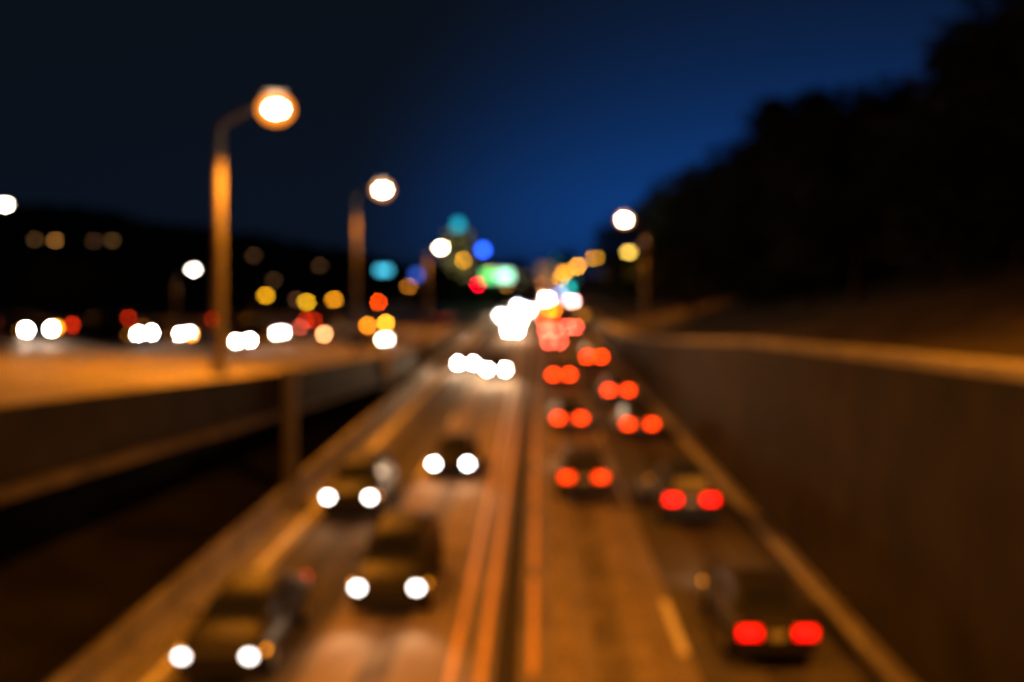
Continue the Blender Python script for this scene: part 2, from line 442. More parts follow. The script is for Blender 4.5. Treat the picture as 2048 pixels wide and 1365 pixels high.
far_y = [  # px, py, distance, colour, strength, label, arm
    (528, 590, 180, (1.0, 0.45, 0.010), 24, 'small amber lamp right of the tallest pole, leftmost of a row of three', 1.5),
    (610, 603, 185, (1.0, 0.50, 0.012), 27, 'small yellow lamp in the middle of the row of three', 1.5),
    (665, 598, 190, (1.0, 0.36, 0.012), 27, 'small orange lamp at the right of the row of three', 1.5),
    (815, 572, 222, (1.0, 0.32, 0.02), 14, 'dim amber lamp left of the lit tower', 1.5),
    (925, 520, 350, (1.0, 0.40, 0.012), 70, 'amber lamp in front of the lit tower', 1.5),
    (108, 480, 244, (1.0, 0.40, 0.08), 9, 'faint amber lamp high at the far left, brightest of the ridge row', 1.5),
    (68, 478, 244, (1.0, 0.50, 0.15), 2.2, 'faint lamp at the far left end of the ridge row', 1.5),
    (222, 480, 244, (1.0, 0.50, 0.15), 2.6, 'faint lamp at the right end of the ridge row', 1.5),
    (185, 481, 244, (1.0, 0.45, 0.18), 1.4, 'faintest lamp in the middle of the ridge row', 1.5),
    (505, 510, 240, (1.0, 0.45, 0.18), 1.5, 'very faint lamp right of the tallest pole above the amber row', 1.5),
    (637, 530, 240, (1.0, 0.45, 0.18), 1.5, 'very faint lamp between the two tall poles', 1.5),
    (545, 560, 210, (1.0, 0.45, 0.18), 1.2, 'barely lit lamp just above the amber row of three', 1.5),
    (590, 598, 200, (1.0, 0.40, 0.18), 1.8, 'barely lit lamp touching the middle amber lamp of the row', 1.5),
    (1261, 503, 150, (1.0, 0.62, 0.09), 22, 'yellow lamp below the right-hand white lamp', -1.5),
    (1193, 515, 183, (1.0, 0.42, 0.010), 75, 'amber lamp left of the yellow lamp on the right bend', -1.5),
    (1157, 532, 260, (1.0, 0.38, 0.025), 85, 'amber lamp third along the right bend', -1.5),
    (1130, 546, 330, (1.0, 0.36, 0.015), 90, 'amber lamp fourth along the right bend', -1.5),
    (1122, 556, 380, (1.0, 0.38, 0.012), 75, 'amber lamp farthest along the right bend', -1.5),
    (1128, 541, 400, (1.0, 0.34, 0.06), 26, 'dim brown lamp above the far amber pair on the bend', -1.5),
    (1088, 568, 400, (1.0, 0.30, 0.05), 34, 'dim brown lamp at the end of the highway', -1.5),
    (1010, 570, 240, (1.0, 0.40, 0.04), 7, 'dim lamp under the green signs', 1.5),
    (978, 541, 300, (1.0, 0.40, 0.04), 14, 'dim amber lamp just above the left green sign', 1.5),
    (1168, 630, 130, (1.0, 0.34, 0.02), 3.0, 'low dim orange lamp on the right verge below the bend', -1.5),
]
for px, py, d, col, s, lab, arm in far_y:
    hw = wx(px, d); z = wz(py, d)
    zb = hill_z(hw + 1.8, d) if (arm < 0 and hw + 1.8 - bend(d) > 8.2) else 0.0
    if px < 300: zb = 7.0
    elif px in (505, 637): zb = 1.0
    zb = min(zb, z - 3.0)
    street_lamp(hw - arm * 1.2, d, zb, z - 0.2, arm, lab, lens_mat(col, s), 1200 if s > 20 else 0, r=0.09, size=1.7, group='small far street lamps', lift=0.35)

# ------------------------------------------------------------------ cars
LIT_W = glow('lit_headlight', (1.0, 0.90, 0.80), 60.0)
LIT_R = glow('lit_tail_light', (1.0, 0.010, 0.002), 9.0, (0.3, 0.02, 0.02), True)
DIM_R = glow('running_tail_light', (1.0, 0.02, 0.005), 1.2, (0.3, 0.02, 0.02))
AMBER = glow('amber_marker', (1.0, 0.30, 0.01), 6.0, (0.4, 0.2, 0.05))

def sect(y, hw, zb, zt, crown=0.04):
    """one cross section of a car body"""
    pts = []
    for x, z in ((0.55, 0.0), (0.86, 0.03), (0.97, 0.22), (1.0, 0.45), (0.985, 0.70), (0.93, 0.90), (0.80, 0.985), (0.45, 1.0)):
        pts.append((hw * x, y, zb + (zt - zb) * z + (crown if x < 0.5 else 0)))
    return pts + [(-x, yy, z) for x, yy, z in reversed(pts)]

def make_car(kind):
    """nose at +Y; origin on the road under the middle"""
    root = thing('car', 'car', 'car')
    if kind == 'sedan':
        Ln, hw, H = 4.6, 0.90, 1.43
        st = [(-2.30, .74, .38, .80), (-2.24, .82, .28, .92), (-2.05, .87, .24, .98), (-1.5, .90, .20, 1.00), (-0.6, .91, .18, .98), (0.4, .91, .18, .95), (1.1, .90, .19, .92), (1.7, .88, .22, .84), (2.1, .84, .24, .74), (2.26, .76, .30, .66), (2.31, .66, .38, .58)]
        roof = [(-1.75, .70, .98, 1.01), (-1.05, .66, .97, 1.38), (-0.55, .65, .96, 1.43), (0.05, .65, .96, 1.42), (0.45, .66, .95, 1.33), (1.15, .72, .93, .95)]
        hlz, tlz = .66, .80
    else:
        Ln, hw, H = 4.7, 0.94, 1.72
        st = [(-2.35, .80, .42, .98), (-2.30, .87, .34, 1.06), (-2.1, .91, .30, 1.10), (-1.5, .94, .26, 1.10), (-0.6, .95, .25, 1.09), (0.4, .95, .25, 1.07), (1.1, .94, .26, 1.04), (1.7, .92, .28, 1.00), (2.1, .88, .30, .92), (2.27, .82, .34, .84), (2.33, .72, .44, .74)]
        roof = [(-2.22, .78, 1.08, 1.12), (-1.95, .72, 1.08, 1.62), (-1.4, .71, 1.07, 1.72), (0.0, .71, 1.06, 1.71), (0.4, .72, 1.05, 1.62), (1.10, .78, 1.03, 1.07)]
        hlz, tlz = .80, .95
    MB().loft([sect(*s) for s in st]).build('body', M['paint'], root, True)
    # cabin: painted shell with glass let into it
    def rs(y, h, z0, z1):
        return [(h * 1.12, y, z0), (h * 1.06, y, z0 + (z1 - z0) * .35), (h * .98, y, z0 + (z1 - z0) * .72), (h * .84, y, z1 - .035), (h * .5, y, z1), (-h * .5, y, z1), (-h * .84, y, z1 - .035), (-h * .98, y, z0 + (z1 - z0) * .72), (-h * 1.06, y, z0 + (z1 - z0) * .35), (-h * 1.12, y, z0)]
    MB().loft([rs(*s) for s in roof]).build('roof', M['paint'], root, True)
    def pane(name, q, n):
        n = Vector(n).normalized() * 0.012
        q = [Vector(x) for x in q]
        MB().add([x + n for x in q] + [x - n * 4 for x in q], [(0, 1, 2, 3), (7, 6, 5, 4), (0, 4, 5, 1), (1, 5, 6, 2), (2, 6, 7, 3), (3, 7, 4, 0)]).build(name, M['glass'], root)
    a, b = roof[-1], roof[-2]
    def mix(p, q, t): return [p[i] + (q[i] - p[i]) * t for i in range(4)]
    lo, hi = mix(a, b, .12), mix(a, b, .9)
    pane('windscreen', [(-lo[1] * .80, lo[0], lo[3] + .01), (lo[1] * .80, lo[0], lo[3] + .01), (hi[1] * .66, hi[0], hi[3] + .01), (-hi[1] * .66, hi[0], hi[3] + .01)], (0, .5, .8))
    a, b = roof[0], roof[1]
    lo, hi = mix(a, b, .15), mix(a, b, .88)
    pane('rear_window', [(lo[1] * .78, lo[0], lo[3] + .01), (-lo[1] * .78, lo[0], lo[3] + .01), (-hi[1] * .64, hi[0], hi[3] + .01), (hi[1] * .64, hi[0], hi[3] + .01)], (0, -.6, .7))
    zb = roof[3][2] + .06; zt = roof[3][3] - .10; h0 = roof[3][1]
    yr, yf = roof[1][0], roof[-2][0]
    for s in (-1, 1):
        for (y0, y1, y2, y3) in ((yr - .30, -.42, -.42, yr + .05), (-.34, yf + .48, yf + .02, -.34)):
            pane('side_window', [(s * h0 * 1.10, y0, zb), (s * h0 * 1.10, y1, zb), (s * h0 * .955, y2, zt), (s * h0 * .955, y3, zt)], (s, 0, .3))
        MB().ellipsoid((s * (hw + .09), .72, zb + .02), (.11, .07, .075), 8, 6).build('mirror', M['paint'], root, True)
        hx = s * hw * .74
        MB().loft([[(hx + rr * 1.3 * math.cos(q), yy, hlz + rr * math.sin(q)) for q in [2 * math.pi * j / 14 for j in range(14)]] for yy, rr in ((Ln / 2 - .30, .03), (Ln / 2 - .02, .115), (Ln / 2 + .005, .125), (Ln / 2 + .005, .105))], caps=False).build('headlight_bezel', M['trim'], root)
        MB().add([(hx, Ln / 2 + .012, hlz)] + [(hx + .135 * math.cos(2 * math.pi * j / 14), Ln / 2, hlz + .105 * math.sin(2 * math.pi * j / 14)) for j in range(14)], [(0, j + 1, (j + 1) % 14 + 1) for j in range(14)]).build('headlight', LIT_W, root)
        tl = MB().box((s * hw * .64, -Ln / 2 + .0, tlz), (.42, .09, .20)).build('tail_light', LIT_R, root)
        MB().box((s * (hw * .965), Ln / 2 - .52, hlz - .05), (.03, .16, .07)).build('side_marker', AMBER, root)
    MB().box((0, Ln / 2 - .02, hlz - .14), (.9, .06, .16)).build('grille', M['trim'], root)
    MB().box((0, Ln / 2 + .0, .36), (1.5, .08, .12)).build('front_bumper', M['trim'], root)
    MB().box((0, -Ln / 2 + .0, .46), (1.55, .08, .14)).build('rear_bumper', M['trim'], root)
    MB().box((0, -Ln / 2 - .01, tlz - .06), (.33, .05, .16)).build('licence_plate', M['plate'], root)
    r = .32 if kind == 'sedan' else .36
    for sx in (-1, 1):
        for yy in (-Ln / 2 + .92, Ln / 2 - .88):
            w = MB().tube([(sx * (hw - .17), yy, r), (sx * (hw - .15), yy, r), (sx * (hw + .01), yy, r), (sx * (hw + .03), yy, r)], [r * .94, r, r, r * .93], 20).build('wheel', M['rubber'], root)
            MB().tube([(sx * (hw + .0), yy, r), (sx * (hw + .045), yy, r)], [r * .66, r * .6], 12).build('rim', M['rim'], w)
    return root

protos = {'sedan': make_car('sedan'), 'suv': make_car('suv')}
used = set()
BEAM = {}
def beam(power):
    if power not in BEAM:
        ld = bpy.data.lights.new('headlight_beam', 'SPOT'); ld.energy = power; ld.color = (1.0, 0.62, 0.33); ld.spot_size = R(78); ld.spot_blend = 0.9; ld.shadow_soft_size = 0.12
        BEAM[power] = ld
    return BEAM[power]
HM = {}
def head_lamp(d, tint, k):
    key = (round(d), tint, k)
    if key not in HM: HM[key] = glow('lit_headlight', tint, max(2.0, k * d * d / 127.0))
    return HM[key]
def tail_lamp(d, tint, k):
    key = ('t', round(d), tint, k)
    if key not in HM: HM[key] = glow('lit_tail_light', tint, max(1.5, k * d * d / 263.0), (0.3, 0.02, 0.02), True)
    return HM[key]
WARM, COOL, PINK = (1.0, 0.86, 0.70), (0.92, 0.96, 1.0), (1.0, 0.88, 0.82)
RD, OG, SALM = (1.0, 0.004, 0.002), (1.0, 0.040, 0.002), (1.0, 0.085, 0.045)
def car(kind, x, d, toward, paint, label, group, lens_d=True, yaw=0.0, z=0.0, power=None, tail=None, head=None, pitch=-9.0, tilt=(0, 0)):
    """d is where the lamps that face the camera stand"""
    if kind in used: root = copy_tree(protos[kind])
    else: root = protos[kind]; used.add(kind)
    half = 2.3
    rz = (math.pi if toward else 0.0) + yaw
    fx, fy = -math.sin(rz), math.cos(rz)                 # nose direction
    s = -1 if toward else 1
    root.location = (x + fx * half * s, d + fy * half * s, z)
    root.rotation_euler = (tilt[0], tilt[1], rz)
    tag(root, label, 'car', group)
    for o in root.children:
        if o.name.startswith(('body', 'roof', 'mirror')): o.color = (*paint, 1)
        if o.name.startswith('tail_light') and (toward or tail):
            o.material_slots[0].link = 'OBJECT'; o.material_slots[0].material = tail or DIM_R
        if o.name.startswith('headlight') and not o.name.startswith('headlight_b') and head:
            o.material_slots[0].link = 'OBJECT'; o.material_slots[0].material = head
    if power is None: power = (3500 if d > 120 else 1800 if d > 60 else 170 if x > -5 else 110) if toward else 90
    if power:
        for sx in (-0.7, 0.7):
            lo = bpy.data.objects.new('headlight_beam', beam(power)); C.objects.link(lo); lo.parent = root
            lo.location = (sx, 2.42, 0.68); lo.rotation_euler = (R(90 + pitch), 0, 0)
    return root

BLK, GRY, NVY, SLV, WHT, RED = (.012, .012, .014), (.05, .05, .052), (.012, .018, .04), (.22, .22, .23), (.45, .45, .45), (.16, .012, .01)
gw, gr_, gu = 'cars coming toward the camera', 'cars driving away', 'cars on the upper ramp'
BR = glow('bright_headlight', (1.0, 0.93, 0.88), 220.0)
# oncoming, two left lanes
for kind, x, d, paint, tint, k, lab in (
        ('sedan', -6.35, 19.6, BLK, PINK, 2.6, 'black sedan with lit headlights in the left lane, nearest oncoming car'),
        ('suv', -6.25, 33.0, NVY, PINK, 2.6, 'dark blue car with lit headlights in the left lane, second oncoming car there'),
        ('suv', -3.55, 23.5, BLK, PINK, 2.8, 'black tall car with lit headlights beside the yellow lines, nearest in the inner lane'),
        ('sedan', -3.45, 39.5, BLK, COOL, 2.8, 'black car with lit headlights beside the yellow lines, second in the inner lane'),
        ('sedan', -6.05, 84.0, GRY, COOL, 2.4, 'oncoming car with bright headlights in the left lane, middle distance'),
        ('suv', -3.20, 77.0, BLK, WARM, 3.0, 'oncoming car with bright headlights in the inner lane, middle distance'),
        ('sedan', -3.30, 132.0, NVY, WARM, 4.0, 'far oncoming car in the inner lane, nearest of the white cluster'),
        ('suv', -3.40, 152.0, BLK, COOL, 4.0, 'far oncoming car in the inner lane, second of the white cluster'),
        ('sedan', -6.20, 178.0, GRY, COOL, 4.0, 'far oncoming car at the left of the white cluster'),
        ('suv', -3.30, 205.0, BLK, WARM, 4.0, 'far oncoming car in the middle of the white cluster'),
        ('sedan', -6.20, 236.0, BLK, COOL, 3.0, 'far oncoming car at the top of the white cluster'),
        ('suv', -3.30, 290.0, BLK, WARM, 4.0, 'farthest oncoming car at the right of the white cluster')):
    car(kind, x + bend(d), d, True, paint, lab, gw, head=head_lamp(d, tint, k))
# driving away, two right lanes
OR1 = glow('brake_light', (1.0, 0.034, 0.004), 13.0, (0.3, 0.02, 0.02), True)
for kind, x, d, paint, tint, k, lab in (
        ('sedan', 4.95, 20.5, BLK, RD, 3.2, 'black sedan with red tail lights in the right lane, nearest car driving away'),
        ('suv', 4.95, 32.0, NVY, RD, 2.2, 'dark blue car with red tail lights in the right lane, second car driving away'),
        ('suv', 1.65, 35.5, GRY, OG, 1.3, 'dark car with orange-red tail lights in the inner lane, nearest of that lane'),
        ('sedan', 1.65, 51.0, BLK, OG, 1.4, 'black car with orange-red tail lights in the inner lane, second of that lane'),
        ('sedan', 5.05, 49.0, GRY, OG, 1.3, 'third car driving away in the right lane, red tail lights'),
        ('suv', 5.05, 62.0, BLK, OG, 1.3, 'fourth car driving away in the right lane, red tail lights'),
        ('sedan', 1.75, 73.0, BLK, OG, 1.4, 'third car driving away in the inner lane, red tail lights'),
        ('suv', 4.95, 87.0, NVY, OG, 1.4, 'fifth car driving away in the right lane, red tail lights'),
        ('sedan', 1.80, 108.0, BLK, SALM, 1.2, 'fourth car driving away in the inner lane, salmon tail lights'),
        ('suv', 1.70, 128.0, GRY, SALM, 1.3, 'fifth car driving away in the inner lane, salmon tail lights'),
        ('sedan', 4.70, 138.0, GRY, SALM, 1.3, 'far car driving away in the right lane below the amber lamps'),
        ('suv', 1.60, 160.0, BLK, OG, 1.3, 'far car driving away in the inner lane close to the white cluster'),
        ('sedan', 1.80, 210.0, BLK, (1.0, .18, .004), 1.2, 'far car with orange tail lights under the white lamp cluster'),
        ('sedan', 4.90, 270.0, SLV, (1.0, .45, .42), 1.1, 'farthest car driving away, pinkish tail lights at the end of the road')):
    car(kind, x + bend(d), d, False, paint, lab, gr_, tail=tail_lamp(d, tint, k))
# on the upper ramp to the left
def ramp(kind, px, d, yaw, label, paint=BLK, toward=True, head=BR, power=260, tail=None):
    x = wx(px, d)
    car(kind, x, d, toward, paint, label, gu, yaw=yaw, z=deck_z(x, d) + 0.02, head=head, power=power, tail=tail, pitch=-7)
ramp('sedan', 78, 56, R(45), 'car with bright headlights at the far left of the upper ramp')
ramp('suv', 288, 62, R(76), 'car with one bright headlight facing us, left of the tallest pole')
ramp('sedan', 370, 75, R(76), 'car with a bright headlight just left of the tallest pole, farther back')
ramp('sedan', 486, 70, R(62), 'car with paired bright headlights just right of the tallest pole')
ramp('suv', 558, 86, R(77), 'car with a bright headlight under the amber lamp row')
ramp('sedan', 770, 92, R(75), 'car with bright headlights below the second tall pole', head=BR)
ramp('sedan', 150, 64, R(-50), 'car with orange-red tail lights at the far left of the upper ramp', RED, False, tail=OR1, power=0)
ramp('suv', 250, 96, R(-35), 'dark car with red tail lights behind the ramp headlights, left of the tallest pole', BLK, False, tail=OR1, power=0)
ramp('sedan', 420, 104, R(-30), 'car with red tail lights far along the ramp behind the tallest pole', BLK, False, tail=OR1, power=0)
ramp('suv', 620, 118, R(-25), 'car with red tail lights far along the ramp between the two poles', BLK, False, tail=OR1, power=0)
ramp('suv', 885, 150, R(-10), 'car with dim red tail lights where the ramp meets the road', BLK, False, tail=DIM_R, power=0)


# ------------------------------------------------------------------ amber warning beacons among the ramp traffic
def beacon(px, py, d, col, st, label):
    x = wx(px, d); z0 = deck_z(x, d); h = max(0.9, wz(py, d) - z0)
    t = thing('warning_beacon', label, 'warning light', (x, d, z0), 0, 'amber warning beacons along the ramp')
    MB().box((0, 0, .05), (.5, .4, .1), taper=.8).build('foot', M['rubber'], t)
    MB().tube([(0, 0, .05), (0, 0, h - .15)], [.04, .035], 8).build('post', M['steel'], t)
    MB().box((0, .03, h - .13), (.22, .14, .10)).build('battery_box', M['trim'], t)
    MB().tube([(0, .06, h), (0, .02, h), (0, -.07, h)], [.13, .14, .10], 14).build('beacon_lens', glow('lit_beacon', col, st, (.4, .2, .05)), t, True)
for a in ((40, 662, 60, (1.0, .40, .03), 14, 'dim amber beacon above the leftmost car on the ramp'),
          (112, 678, 55, (1.0, .36, .01), 22, 'bright amber beacon right behind the leftmost headlights'),
          (252, 651, 66, (1.0, .20, .02), 40, 'orange beacon left of the bright headlight near the tallest pole'),
          (382, 678, 66, (1.0, .30, .01), 30, 'amber beacon beside the headlight just left of the tallest pole'),
          (445, 645, 70, (1.0, .28, .02), 45, 'orange beacon at the foot of the tallest pole'),
          (735, 652, 84, (1.0, .26, .01), 45, 'orange beacon left of the headlights under the second pole'),
          (771, 647, 88, (1.0, .40, .02), 62, 'amber beacon just above the headlights under the second pole'),
          (648, 669, 80, (1.0, .38, .14), 52, 'peach coloured beacon alone between the two tall poles'),
          (600, 655, 84, (1.0, .14, .08), 12, 'dim red beacon right of the middle ramp headlights')):
    beacon(*a)
# ------------------------------------------------------------------ trees
def make_tree(name, kind, seed, H=10.0):
    rg = np.random.default_rng(seed)
    root = thing('tree', 'tree', 'tree')
    mb = MB().tube([(0, 0, -0.4), (0.05, 0, H * .25), (0.1, .08, H * .55), (.05, .05, H * .9)], [.26, .2, .13, .04], 8)
    cl = []
    if kind == 'round':
        for i in range(34):
            a = rg.uniform(0, 2 * math.pi); zz = rg.uniform(.16, .97); rr = H * .36 * math.sqrt(max(.02, 1 - ((zz - .52) / .50) ** 2)) * rg.uniform(.45, 1.08)
            cl.append((rr * math.cos(a), rr * math.sin(a), H * zz, H * rg.uniform(.07, .15)))
        for i in range(7):
            c = cl[i * 4]; mb.tube([(0, 0, H * rg.uniform(.15, .4)), (c[0] * .6, c[1] * .6, c[2] * .75), c[:3]], [.1, .06, .02], 6)
    else:
        for i in range(40):
            a = rg.uniform(0, 2 * math.pi); zz = rg.uniform(.06, .99); rr = H * .23 * (1.03 - zz) * rg.uniform(.4, 1.1)
            cl.append((rr * math.cos(a), rr * math.sin(a), H * zz, H * (.05 + .06 * (1 - zz))))
        for i in range(8):
            c = cl[i * 4]; mb.tube([(0, 0, c[2] + .2), c[:3]], [.06, .02], 6)
    mb.build('trunk', M['bark'], root, True)
    P, Fc = [], []
    for (x, y, z, r) in cl:
        n = 150
        u = rg.normal(size=(n, 3)); u /= np.linalg.norm(u, axis=1)[:, None]
        c = np.array([x, y, z]) + u * (r * rg.uniform(.3, 1.0, size=(n, 1)) ** .6) * np.array([1.25, 1.25, .85])
        t1 = rg.normal(size=(n, 3)); t1 /= np.linalg.norm(t1, axis=1)[:, None]
        t2 = np.cross(t1, rg.normal(size=(n, 3))); t2 /= np.linalg.norm(t2, axis=1)[:, None]
        s = rg.uniform(.10, .24, size=(n, 1))
        for q in ((-1, -.5), (1, -.5), (1, .5), (-1, .5)):
            pass
        quad = np.stack([c - t1 * s - t2 * s * .2, c + t2 * s * .55, c + t1 * s, c - t2 * s * .55], axis=1)
        k = len(P); P.extend(map(tuple, quad.reshape(-1, 3))); Fc.extend([(k + 4 * i, k + 4 * i + 1, k + 4 * i + 2, k + 4 * i + 3) for i in range(n)])
    me = bpy.data.meshes.new('crown'); me.from_pydata(P, [], Fc); me.materials.append(M['leaf'] if kind == 'round' else M['leaf2']); me.update()
    link('crown', me, root)
    return root
tp = [make_tree('a', 'round', 1), make_tree('b', 'round', 2), make_tree('c', 'conifer', 3), make_tree('d', 'round', 4), make_tree('e', 'conifer', 5)]
tused = set()
def tree(i, x, d, zb, ztop, label, group='trees on the right hillside', wide=1.0):
    if i in tused: t = copy_tree(tp[i])
    else: t = tp[i]; tused.add(i)
    s = max(3.0, ztop - zb) / 10.0
    t.location = (x, d, zb - 0.1); t.scale = (s * wide, s * wide, s); t.rotation_euler = (0, 0, random.uniform(0, 6.28))
    tag(t, label, 'tree', group)
    return t
front = [  # px of the crown, py of its top, distance, kind: the ragged skyline from the far bend to the right edge
    (1228, 455, 190, 3), (1262, 425, 170, 0), (1300, 398, 160, 1), (1345, 378, 150, 3), (1385, 352, 135, 0), (1425, 318, 125, 1), (1470, 296, 115, 3),
    (1512, 278, 108, 0), (1548, 205, 98, 4), (1590, 200, 95, 1), (1640, 186, 90, 0), (1692, 178, 86, 3), (1745, 178, 84, 1), (1800, 168, 80, 0), (1850, 172, 76, 3),
    (1905, 150, 66, 1), (1975, 40, 58, 0), (2040, -60, 52, 3), (2120, -120, 46, 1)]
for k, (px, py, d, i) in enumerate(front):
    x = wx(px, d)
    nth = ['first', 'second', 'third', 'fourth', 'fifth', 'sixth', 'seventh', 'eighth', 'ninth', 'tenth', 'eleventh', 'twelfth', 'thirteenth', 'fourteenth', 'fifteenth', 'sixteenth', 'seventeenth', 'eighteenth', 'nineteenth'][k]
    lab = f'dark tree on the hill skyline, {nth} from the far bend toward the right edge'
    if k == 8: lab = 'narrow pointed conifer standing proud of the hill skyline'
    if k == 17: lab = 'tallest dark tree on the skyline near the upper right corner'
    tree(i, x, d, hill_z(x, d), wz(py, d), lab, wide=0.62 if k > 15 else 1.0 if i not in (2, 4) else 1.25)
low = []
rg = random.Random(11)
for k in range(34):
    d = 44 + k * 4.1; px = 1250 + (k * 331) % 860
    if px < 1330 and d < 130: px += 300
    x = wx(px, d)
    o = x - bend(d)
    if o < 17: x = 17 + bend(d) + rg.uniform(0, 14)
    zb = hill_z(x, d)
    px2 = x / d * F + 1075
    if px2 > 2150: continue
    sk = lerp_table([(p, q) for p, q, _, _ in front], px2)
    top = min(wz(sk + 45 + rg.uniform(0, 60), d), zb + 13)
    if top < zb + 3.5: top = zb + 3.5
    low.append((rg.choice([0, 1, 3, 0, 1, 2]), x, d, zb, top))
low.sort(key=lambda t: t[1] / t[2])
for k, (i, x, d, zb, zt) in enumerate(low):
    # nothing tells these apart in the dark
    look = 'narrow dark conifer' if i == 2 else 'dark leafy tree'
    tree(i, x, d, zb, zt, f'{look} in the unlit wood below the hill skyline', wide=1.15)

# ------------------------------------------------------------------ far left ridge with its wood
v = []; f = []
ridge = [(-900, 34), (-420, 34), (-250, 31), (-150, 27), (-95, 19), (-55, 12), (-30, 6), (0, 2)]
for i, (x, h) in enumerate(ridge):
    v += [(x, 235, -0.3), (x, 262, h * .78), (x, 300, h), (x, 420, h * .8), (x, 600, -0.3)]
    if i:
        for j in range(4): a = (i - 1) * 5 + j; f.append((a, a + 1, a + 6, a + 5))
tag(MB().add(v, f).build('hill', M['grass'], smooth=True), kind='structure')
rg2 = np.random.default_rng(21); P, Fc = [], []
for _ in range(520):
    x = rg2.uniform(-330, -8); dd = rg2.uniform(250, 330)
    h = lerp_table(ridge, x) * min(1, .6 + (dd - 240) / 120); r = rg2.uniform(1.6, 3.2)
    n = 70; u = rg2.normal(size=(n, 3)); u /= np.linalg.norm(u, axis=1)[:, None]
    c = np.array([x, dd, h + r * .6 - 1.2]) + u * r * rg2.uniform(.5, 1, (n, 1)) * np.array([1.2, 1.2, 1.0])
    t1 = rg2.normal(size=(n, 3)); t1 /= np.linalg.norm(t1, axis=1)[:, None]
    t2 = np.cross(t1, u); t2 /= np.linalg.norm(t2, axis=1)[:, None] + 1e-6
    s = rg2.uniform(.4, .8, (n, 1))
    q = np.stack([c - t1 * s, c - t2 * s, c + t1 * s, c + t2 * s], axis=1); k = len(P)
    P.extend(map(tuple, q.reshape(-1, 3))); Fc.extend([(k + 4 * i, k + 4 * i + 1, k + 4 * i + 2, k + 4 * i + 3) for i in range(n)])
me = bpy.data.meshes.new('far_wood'); me.from_pydata(P, [], Fc); me.materials.append(M['leaf']); me.update()
tag(link('far_wood', me), 'dark far-off wood covering the ridge on the left', 'wood', kind='stuff')

# ------------------------------------------------------------------ town at the end of the road
WIN_DARK = mat('dark_pane', (0.012, 0.015, 0.02), 0.1, 0.5)
def building(x, d, zb, w, dep, h, col, rows, cols, lit, lab, litcol, lits, seed=0, roof=None):
    t = thing('building', lab, 'building', (x, d, zb), 0, 'town buildings at the end of the road')
    m = mat('facade', col, 0.85, 0.2, 0.2, 0.1)
    MB().box((0, dep / 2, h / 2), (w, dep, h)).build('wall', m, t)
    rf = MB().box((0, dep / 2, h + .5), (w + 1.0, dep + 1.0, 1.0)).build('roof', m, t)
    MB().box((w * .15, dep / 2, h + 2.2), (w * .4, dep * .4, 2.4)).build('plant_room', m, rf)
    cw, ch = w / cols, h / rows
    pw_, ph_ = cw * .62, ch * .55
    gl = glow('lit_window', litcol, lits)
    ml = MB().box((0, -.03, 0), (pw_, .06, ph_)).mesh('window', gl); md = MB().box((0, -.03, 0), (pw_, .06, ph_)).mesh('window', WIN_DARK)
    sl = MB().box((0, -.12, -ph_ / 2 - .12), (pw_ + .3, .24, .18)).mesh('sill', m)
    rr = random.Random(seed)
    for i in range(rows):
        for j in range(cols):
            wd = link('window', ml if rr.random() < lit else md, t, (-w / 2 + cw * (j + .5), -.01, ch * (i + .5)))
            link('sill', sl, wd)
    return t
D = 620
building(wx(915, D), D, -.1, 17, 17, wz(462, D), (.10, .10, .09), 13, 5, .55, 'tall office tower with yellow lit windows and a teal crown', (1.0, .85, .25), .42, 1)
ct = thing('tower_crown', 'teal lit crown on top of the tall office tower', 'rooftop sign', (wx(915, D), D + 6, wz(462, D) + 1.0))
TEAL = glow('teal_floodlit_panel', (.02, .42, .55), 2.2, (.1, .3, .35))
MB().box((0, 0, 3.0), (6.5, 6.5, 6.0), taper=.6).build('lantern', TEAL, ct)
MB().tube([(0, 0, 6), (0, 0, 11)], [.35, .08], 8).build('mast', M['steel'], ct)
building(wx(1090, 520), 520, -.1, 7.5, 10, wz(528, 520), (.42, .27, .20), 5, 3, .75, 'narrow salmon coloured block at the end of the highway', (1.0, .48, .25), .8, 2)
building(wx(1130, 600), 600, -.1, 16, 12, wz(512, 600), (.08, .10, .11), 6, 5, .35, 'dark block with a few teal windows behind the right bend lamps', (.08, .55, .6), .5, 3)
building(wx(845, 480), 480, -.1, 26, 14, wz(535, 480), (.07, .07, .07), 4, 7, .15, 'low dark block left of the lit tower', (1.0, .6, .2), .4, 4)
building(wx(1015, 700), 700, -.1, 30, 16, wz(528, 700), (.07, .075, .08), 5, 8, .2, 'wide dark block behind the green signs', (1.0, .8, .35), .5, 5)
building(wx(760, 430), 430, -.1, 22, 14, wz(556, 430), (.06, .06, .06), 3, 6, .12, 'low dark block behind the second tall pole', (1.0, .6, .2), .4, 6)
building(wx(960, 560), 560, -.1, 12, 12, wz(520, 560), (.07, .07, .08), 6, 4, .2, 'dark block right of the lit tower with a blue sign', (.9, .8, .4), .4, 7)

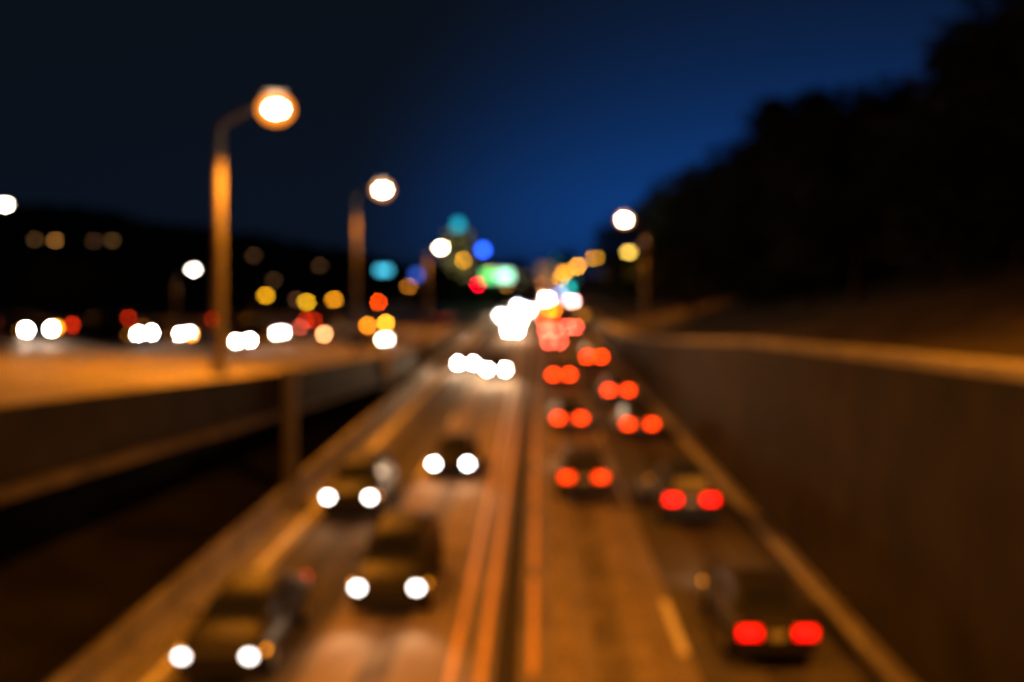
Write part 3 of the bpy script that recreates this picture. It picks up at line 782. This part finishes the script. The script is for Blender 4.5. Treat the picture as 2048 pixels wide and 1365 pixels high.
def lit_sign(px, py, d, w, h, col, s, label, cat='sign', name='lit_sign'):
    z = wz(py, d); x = wx(px, d)
    t = thing(name, label, cat, (x, d, -.1))
    MB().tube([(0, .3, 0), (0, .3, z)], [.22, .18], 8).build('post', M['steel'], t)
    MB().box((0, .14, z + .1), (w + .3, .2, h + .3)).build('frame', M['housing'], t)
    MB().box((0, 0, z + .1), (w, .12, h)).build('panel', glow('backlit_panel', col, s, (.2, .2, .2)), t)
    return t
lit_sign(966, 500, 400, 2.4, 2.4, (.02, .10, 1.0), 14.0, 'square blue backlit sign right of the lit tower')
lit_sign(767, 541, 226, 3.0, 1.1, (.05, .42, .60), 5.0, 'wide cyan backlit sign right of the second tall pole')
lit_sign(833, 550, 230, 1.7, 1.5, (.03, .10, .55), 3.2, 'dim blue backlit sign left of the lit tower')
lit_sign(1137, 577, 300, 1.6, 1.8, (.01, .50, .45), 6.0, 'teal backlit sign below the right bend lamps')
lit_sign(1120, 588, 310, 1.6, 1.4, (.50, .45, .80), 9.0, 'pale lilac backlit sign below the right bend lamps')

def signal(px, py, d, col, s, label):
    z = wz(py, d); x = wx(px, d)
    t = thing('traffic_signal', label, 'traffic signal', (x, d, -.1), 0, 'red traffic signals')
    MB().tube([(0, .25, 0), (0, .25, z + .5)], [.12, .09], 8).build('post', M['steel'], t)
    MB().box((0, 0, z - .3), (.55, .35, 1.5)).build('housing', M['trim'], t)
    for k, zz in enumerate((z + .1, z - .32, z - .74)):
        MB().tube([(0, -.17, zz), (0, -.23, zz)], [.19, .17], 14).build('signal_lens', glow('lit_signal', col, s, (.3, .02, .02)) if k == 0 else M['trim'], t)
        MB().loft([[(.23 * math.cos(q), yy, zz + .23 * math.sin(q)) for q in [math.pi * j / 8 for j in range(9)]] for yy in (-.17, -.42)], closed=False).build('visor', M['trim'], t)
    return t
signal(956, 569, 240, (1.0, .0, .02), 170, 'red traffic signal beside the green signs')
signal(757, 605, 170, (1.0, .06, .0), 75, 'orange-red traffic signal below the second tall pole')

# green overhead signs on a gantry
gd = 250
gx0, gx1 = wx(1005, gd) - 12, wx(1005, gd) + 13
gz = wz(552, gd)
gt = thing('sign_gantry', 'steel gantry over the highway carrying green signs', 'gantry', (0, gd, 0))
for x in (gx0, gx1): MB().tube([(x, 0, -.1), (x, 0, gz + 1.6)], [.28, .22], 10).build('post', M['steel'], gt)
for zz in (gz - .9, gz + .9): MB().tube([(gx0, .1, zz), (gx1, .1, zz)], [.12, .12], 8).build('chord', M['steel'], gt)
k = int((gx1 - gx0) / 2)
brm = MB().tube([(0, .1, -.9), (2, .1, .9)], [.05, .05], 6).mesh('brace', M['steel'])
for i in range(k): link('brace', brm, gt, (gx0 + i * 2, 0, gz))
for px, w, lab, colr, s in ((978, 3.0, 'left green overhead sign on the gantry', (.05, .80, .12), 3.0), (1010, 3.4, 'right pale green overhead sign on the gantry', (.40, .95, .62), 4.2)):
    t = thing('overhead_sign', lab, 'road sign', (wx(px, gd), gd, gz), 0, 'green overhead signs')
    MB().box((0, -.32, .0), (w, .12, 2.4)).build('panel', glow('lit_green_sign', colr, s, (.02, .3, .08)), t)
    fr = MB()
    for c_, d_ in (((0, -.39, 1.12), (w - .1, .03, .09)), ((0, -.39, -1.12), (w - .1, .03, .09)), ((-w / 2 + .1, -.39, 0), (.09, .03, 2.15)), ((w / 2 - .1, -.39, 0), (.09, .03, 2.15))): fr.box(c_, d_)
    fr.build('border', glow('lit_white_border', (.75, 1.0, .85), 3.0), t)
    MB().box((0, -.12, 0), (.2, .26, 2.2)).build('bracket', M['steel'], t)
